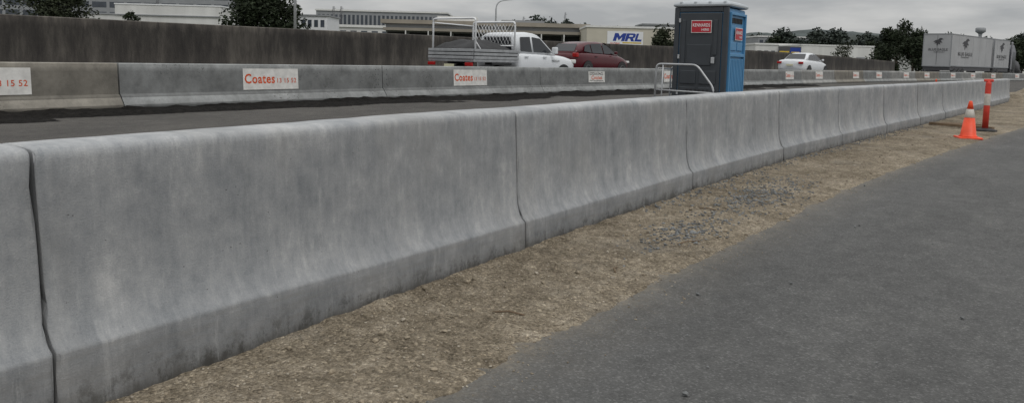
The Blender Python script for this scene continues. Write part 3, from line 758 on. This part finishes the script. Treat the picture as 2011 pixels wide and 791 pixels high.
def zt(px,py,D): return 1.08+(113+.0262*(px-1005)-py)*D/1500
tree(*place(502,110),9.6,13.5,1.2,12000,.26,3,m_lf1,'large dark leafy tree behind the highway wall')
tree(*place(100,150),13.2,16,3.5,9000,.30,5,m_lf2,'broad olive tree in front of office building')
tree(*place(259,140),7.6,3.0,4.2,1200,.2,6,m_lf1,'small bushy tree by white warehouse wall')
tree(*place(1303,84),4.6,4.8,1.2,3500,.17,8,m_lf2,'rounded tree beside the cream warehouse')
tree(*place(1752,135),9.4,7.2,2.8,4500,.24,9,m_lf1,'tall gum tree beyond the highway')
tree(*place(1785,118),6.6,6,.4,4500,.22,10,m_lf1,'dense dark tree beside the truck')
tree(*place(1735,128),4.6,7,.2,3500,.2,12,m_lf1,'low dark tree beside the highway')
tree(*place(1650,130),4.6,4.2,1.6,900,.16,11,m_lf2,'sparse small tree before white shed')
tree(*place(910,150),7.8,6.0,3,2500,.25,13,m_lf1,'dark tree behind industrial shed')
tree(*place(1998,150),6.8,9,1,3200,.28,14,m_lf1,'dark tree past the truck')
tmpl=[]
for s in range(3):
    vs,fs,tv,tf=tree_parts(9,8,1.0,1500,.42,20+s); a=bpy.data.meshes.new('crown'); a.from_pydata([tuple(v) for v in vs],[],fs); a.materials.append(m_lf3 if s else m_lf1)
    b=bpy.data.meshes.new('trunk'); b.from_pydata([tuple(v) for v in tv],[],tf); b.materials.append(m_bark); tmpl.append((a,b))
rr=random.Random(4)
spots=[]
for px in range(640,1150,26): spots.append((px+rr.uniform(-9,9),rr.uniform(250,300),rr.uniform(8.5,13)))
for px in range(1000,1150,22): spots.append((px+rr.uniform(-6,6),rr.uniform(170,200),rr.uniform(9,11)))
for px in range(1480,2020,11): spots.append((px+rr.uniform(-7,7),rr.uniform(300,360),rr.uniform(10,16)))
for px in range(1180,1340,22): spots.append((px,rr.uniform(200,230),rr.uniform(8,11)))
for i,(px,D,h_) in enumerate(spots):
    x,y=place(px,D); T=thing('tree','hazy dark green tree in distant industrial estate','tree',x,y,0,rr.random()*6,'distant trees in the industrial estate')
    s=h_/9; T.scale=(s,s,s); a,b=tmpl[i%3]
    for nm,me in (('crown',a),('trunk',b)):
        o=bpy.data.objects.new(nm,me); COL.objects.link(o); o.parent=T

# ---------------- hills ----------------
def hill(name,D,p0,p1,prof,mat,fr=.03,am=5):
    vs=[];fs=[];n=400
    for i in range(n+1):
        px=p0+(p1-p0)*i/n; z=crom(prof,px)+am*nz(px*fr,D)+am*.6*nz(px*fr*5,D,3)+am*.4*nz(px*fr*14,D,3)
        for (dd,zz) in ((-.18,-5),(-.08,z*.6),(0,z),(.2,-5)):
            x,y=place(px,D*(1+dd)); vs.append((x,y,zz))
    for i in range(n):
        for k in range(3): q=i*4+k; fs.append((q,q+4,q+5,q+1))
    o=mesh(name,vs,fs,mat,None,False); o['kind']='structure'
hill('hill',1500,-900,2600,[(-900,30),(600,40),(1000,50),(1300,50),(1480,60),(1600,70),(1720,66),(1850,62),(1950,58),(2050,52),(2600,40)],m_hill,.02,4)
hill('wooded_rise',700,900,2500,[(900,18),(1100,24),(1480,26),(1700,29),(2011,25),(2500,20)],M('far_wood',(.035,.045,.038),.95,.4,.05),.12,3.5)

# ---------------- buildings ----------------
def bldg(name,label,p0,p1,D,ptop,depth,wall,roofm=None,rt=.35,over=.2,cat='building',base=-.1):
    r0,r1=bx(p0,D),bx(p1,D); mid=(r0+r1)/2; x,y=W(mid,D); z=zt((p0+p1)/2,ptop,D)
    T=thing(name,label,cat,x,y,0,TH); w=(r1-r0)/2
    box('wall',-w,w,0,depth,base,z-rt,wall,T)
    box('roof',-w-over,w+over,-over,depth+over,z-rt,z,roofm or wall,T)
    return T,w,z
def windows(T,xs,z0,z1,ww,mat,d=-.03,name='window'):
    for x in xs: box(name,x-ww/2,x+ww/2,d,-.005,z0,z1,mat,T)
T,w,z=bldg('office_building','long grey multi-storey office building with window bands',-160,450,230,-22,20,m_greyb,m_greyb)
for k in range(5):
    z0=z-2.6-k*3.0
    n=18
    windows(T,[-w+ (i+.5)*2*w/n for i in range(n)],z0,z0+1.7,2*w/n*.82,m_bglass)
T,w,z=bldg('white_warehouse','white warehouse with flat parapet and horizontal ledge',226,432,150,10,25,m_whited,m_white,.25,.1)
box('ledge',-w,w,-.25,-.01,z-2.3,z-2.1,m_greyb,T)
windows(T,[-w+4,-w+9,w-4],.5,3.5,3,m_bglass,name='roller_door')
T,w,z=bldg('storage_shed','pale storage shed with dark base',155,235,170,26,15,m_whited,m_greyb)
windows(T,[-2,2],2,5,2.4,m_dark)
T,w,z=bldg('site_office','white portable site building with window row',583,640,120,30,8,m_white,m_greyb,.2)
windows(T,[-w+.8+i*1.0 for i in range(4)],z-1.9,z-.8,.6,m_bglass)
T,w,z=bldg('long_factory','long grey factory with rows of tall windows',618,872,240,22,25,m_greyb,m_swhite,.5,.3)
windows(T,[-w+1+i*(2*w-2)/29 for i in range(30)],z-5.2,z-1.6,.75,m_bglass)
windows(T,[-w+1+i*(2*w-2)/29 for i in range(30)],z-9.6,z-6.4,.75,m_bglass)
T,w,z=bldg('low_warehouse','low white warehouse with pale roof',636,770,160,50,18,m_whited,m_swhite,.5,.3)
windows(T,[-w+1.5+i*2.2 for i in range(6)],z-2.6,z-1.2,1.3,m_bglass)
T,w,z=bldg('industrial_shed','tan roofed industrial shed with dark open bays',754,1143,100,44,22,m_greyb,m_tan,.5,.6)
n=9
windows(T,[-w+(i+.5)*2*w/n for i in range(n)],.3,z-1.6,2*w/n*.86,m_dark,name='open_bay')
box('awning',-w,w,-2.2,-.02,z-1.45,z-1.1,m_tan,T)
each('awning_post',[(-w+(i)*2*w/n-.07,-w+(i)*2*w/n+.07,-2.2,-2.06,0,z-1.45) for i in range(1,n)],m_whited,T)
box('skylight',-w*.5,-w*.1,2,6,z,z+.7,m_swhite,T); box('skylight',w*.15,w*.6,4,9,z,z+.5,m_greyb,T)
D=90
T,w,z=bldg('lettered_warehouse','cream warehouse with large white blue lettered sign',1146,1334,D,53,20,m_cream,m_swhite,.22,.1)
pz=lambda py:zt(1230,py,D)
cx=bx(1221,D)-bx(1240,D)
s=panel('wall_sign',(cx,-.02,pz(77)),(1,0,0),(0,0,1),bx(1256,D)-bx(1186,D),1.68,m_white,T,.03)
GL={'M':[(0,0),(0,1),(.30,1),(.5,.58),(.70,1),(1,1),(1,0),(.72,0),(.72,.50),(.5,.08),(.28,.50),(.28,0)],
    'R':[(0,0),(0,1),(.82,1),(1,.86),(1,.50),(.82,.38),(1.04,0),(.70,0),(.50,.34),(.30,.34),(.30,0)],
    'L':[(0,0),(0,1),(.34,1),(.34,.26),(1,.26),(1,0)]}
for ch,x0,ww in (('M',-1.45,1.35),('R',-.06,1.08),('L',1.08,.80)):
    zb=pz(81.8); o=poly('lettering',[(x0+cx+a*ww+b*.26,b*.92+zb) for a,b in GL[ch]],m_blue,s,(0,-.056,0))
    if ch=='R': poly('letter_counter',[(x0+cx+a*ww+b*.26,b*.92+zb) for a,b in ((.34,.58),(.72,.58),(.72,.78),(.34,.78))],m_white,o,(0,-.060,0))
box('lettering_stripe',cx-.3,cx+1.9,-.058,-.052,pz(86.0),pz(83.6),m_yel,s)
text('lettering','GLOBAL',1.2,.25,(cx-1.15,-.056,pz(86.5)),(1,0,0),(0,0,1),m_orange,s,.03)
windows(T,[-w+1.2,w-1.4],.4,2.2,1.3,m_bglass)
T,w,z=bldg('white_shed','long white shed with low roof beyond highway',1476,1560,190,86,15,m_whited,m_swhite,.4,.2)
windows(T,[-w+1+i*1.7 for i in range(6)],z-3.0,z-1.8,1.0,m_bglass)
T,w,z=bldg('white_shed','long plain white precast shed beyond highway',1566,1708,175,89,15,m_whited,m_swhite,.3,.1)
windows(T,[-w+2,w-3],.5,3.2,2,m_greyb,name='roller_door')
T,w,z=bldg('far_factory','distant pale factory with flat roof',1480,1600,330,72,20,m_greyb,m_swhite,.6,.3)
windows(T,[-w+1.5+i*2.4 for i in range(10)],z-3.6,z-1.8,1.5,m_bglass)
T,w,z=bldg('far_factory','distant pale factory with flat roof',1255,1330,330,48,20,m_greyb,m_greyb,.6,.3)
windows(T,[-w+1.5+i*2.4 for i in range(6)],z-3.6,z-1.8,1.5,m_bglass)
T,w,z=bldg('far_factory','distant pale factory with flat roof',1800,2010,260,104,20,m_whited,m_greyb,.6,.3)
windows(T,[-w+1.5+i*3 for i in range(11)],z-3.0,z-1.4,1.5,m_bglass)
x,y=place(1543,150); T=thing('roadside_sign','blue and yellow business sign board by the sheds','sign',x,y,0,TH)
each('sign_post',[(-2.1,-1.95,0,.1,0,2.9),(1.95,2.1,0,.1,0,2.9)],m_tframe,T)
box('sign_board',-2.2,2.2,-.06,-.01,2.7,4.6,m_tframe,T); box('sign_panel',.1,2.1,-.09,-.065,2.9,4.4,m_blue,T); box('sign_panel',.3,1.9,-.11,-.095,3.1,3.6,m_yel,T); box('sign_panel',-2.0,-.1,-.09,-.065,3.0,3.7,m_yel,T)
x,y=place(1912,1350); T=thing('water_tower','concrete mushroom water tower on wooded hill','water tower',x,y,50,0)
lathe('stem',[(3,-10),(2.6,8),(3.2,14)],m_greyb,T,16); lathe('tank',[(3,13.5),(8,17),(8,23),(6,24.5)],m_greyb,T,20)
x,y=place(577,55); T=thing('street_lamp','straight grey lamp pole behind the highway wall','street lamp',x,y,0,TH)
tubes('pole',[[(0,0,0),(0,0,10.5)]],.12,m_galv,T,10,.07); tubes('lamp_arm',[rnd([(0,0,10.4),(0,0,11),(2.2,0,11.2)],.4)],.05,m_galv,T); box('lamp_head',2.0,2.9,-.15,.15,11.15,11.28,m_galv,T,.03)
x,y=place(968,90); T=thing('street_lamp','curved arm grey street lamp behind the shed','street lamp',x,y,0,TH)
tubes('pole',[rnd([(0,0,0),(0,0,7.55),(3.2,0,7.95)],.9)],.10,m_galv,T,10,.05); box('lamp_head',2.9,3.7,-.14,.14,7.86,7.98,m_galv,T,.03)
for px,D,py in ((652,230,14),(667,230,14),(1103,300,26),(1797,420,52),(310,200,-4),(1022,280,34)):
    x,y=place(px,D); h_=zt(px,py,D); T=thing('antenna_mast','thin lattice antenna mast rising over roofs','mast',x,y,0,TH,'antenna masts over the industrial estate')
    for s in (1,-1): tubes('mast_leg',[[(s*.5,0,0),(s*.15,0,h_)]],.09,m_tframe,T,5)
    tubes('mast_brace',[[(.5*(-1)**k,0,h_*k/10) for k in range(10)]+[(-.15,0,h_*.96),(.7,0,h_*.96)]],.05,m_tframe,T,4)

# ---------------- world, sun, camera ----------------
w=bpy.data.worlds.new('World'); scene.world=w; w.use_nodes=True; nt=w.node_tree
bg=nt.nodes['Background']; bg.inputs[1].default_value=.1
def N(t,**k):
    n=nt.nodes.new(t)
    for a,b in k.items(): setattr(n,a,b)
    return n
SE,SR=math.radians(55),math.radians(120)
sky=N('ShaderNodeTexSky',sky_type='NISHITA'); sky.sun_disc=False; sky.sun_elevation=SE; sky.sun_rotation=SR
tc=N('ShaderNodeTexCoord'); sp=N('ShaderNodeSeparateXYZ'); nt.links.new(tc.outputs['Generated'],sp.inputs[0])
mp=N('ShaderNodeMapping'); mp.inputs['Scale'].default_value=(1.6,1.6,8); nt.links.new(tc.outputs['Generated'],mp.inputs[0])
no=N('ShaderNodeTexNoise'); no.inputs['Scale'].default_value=3.0; no.inputs['Detail'].default_value=7; no.inputs['Roughness'].default_value=.55; nt.links.new(mp.outputs[0],no.inputs['Vector'])
r1=N('ShaderNodeValToRGB'); r1.color_ramp.elements[0].position=.38; r1.color_ramp.elements[0].color=(.74,.76,.78,1); r1.color_ramp.elements[1].position=.62; r1.color_ramp.elements[1].color=(1.1,1.1,1.09,1); nt.links.new(no.outputs[0],r1.inputs[0])
mr=N('ShaderNodeMapRange'); mr.inputs[1].default_value=0; mr.inputs[2].default_value=.8; mr.inputs[3].default_value=4.5; mr.inputs[4].default_value=11.5; nt.links.new(sp.outputs[2],mr.inputs[0])
vm=N('ShaderNodeVectorMath',operation='SCALE'); nt.links.new(r1.outputs[0],vm.inputs[0]); nt.links.new(mr.outputs[0],vm.inputs['Scale'])
mx=N('ShaderNodeMix',data_type='RGBA'); mx.inputs[0].default_value=.96; nt.links.new(sky.outputs[0],mx.inputs[6]); nt.links.new(vm.outputs[0],mx.inputs[7]); nt.links.new(mx.outputs[2],bg.inputs[0])
sl=bpy.data.lights.new('sun','SUN'); sl.energy=.9; sl.angle=math.radians(20); sl.color=(1,.97,.93)
so=bpy.data.objects.new('sun',sl); COL.objects.link(so)
sd=Vector((math.sin(SR)*math.cos(SE),math.cos(SR)*math.cos(SE),math.sin(SE))); so.rotation_euler=sd.to_track_quat('Z','Y').to_euler()

pt=math.radians(5.21); rl=math.radians(1.5)
fwd=Vector((-ST,CT,0)); R=Vector((CT,ST,0)); up=Vector((0,0,1))
F=fwd*math.cos(pt)-up*math.sin(pt); U=R.cross(F)
cr=R*math.cos(rl)+U*math.sin(rl); cu=-R*math.sin(rl)+U*math.cos(rl)
cd=bpy.data.cameras.new('camera'); cam=bpy.data.objects.new('camera',cd); COL.objects.link(cam)
mt=Matrix((cr,cu,-F)).transposed().to_4x4(); mt.translation=Vector((0,0,1.08)); cam.matrix_world=mt
cd.lens=1500/2011*36; cd.sensor_width=36; cd.shift_y=-(395.5-250)/2011; cd.clip_end=6000; cd.clip_start=.05
scene.camera=cam
scene.view_settings.view_transform='Standard'; scene.view_settings.look='None'; scene.view_settings.exposure=0
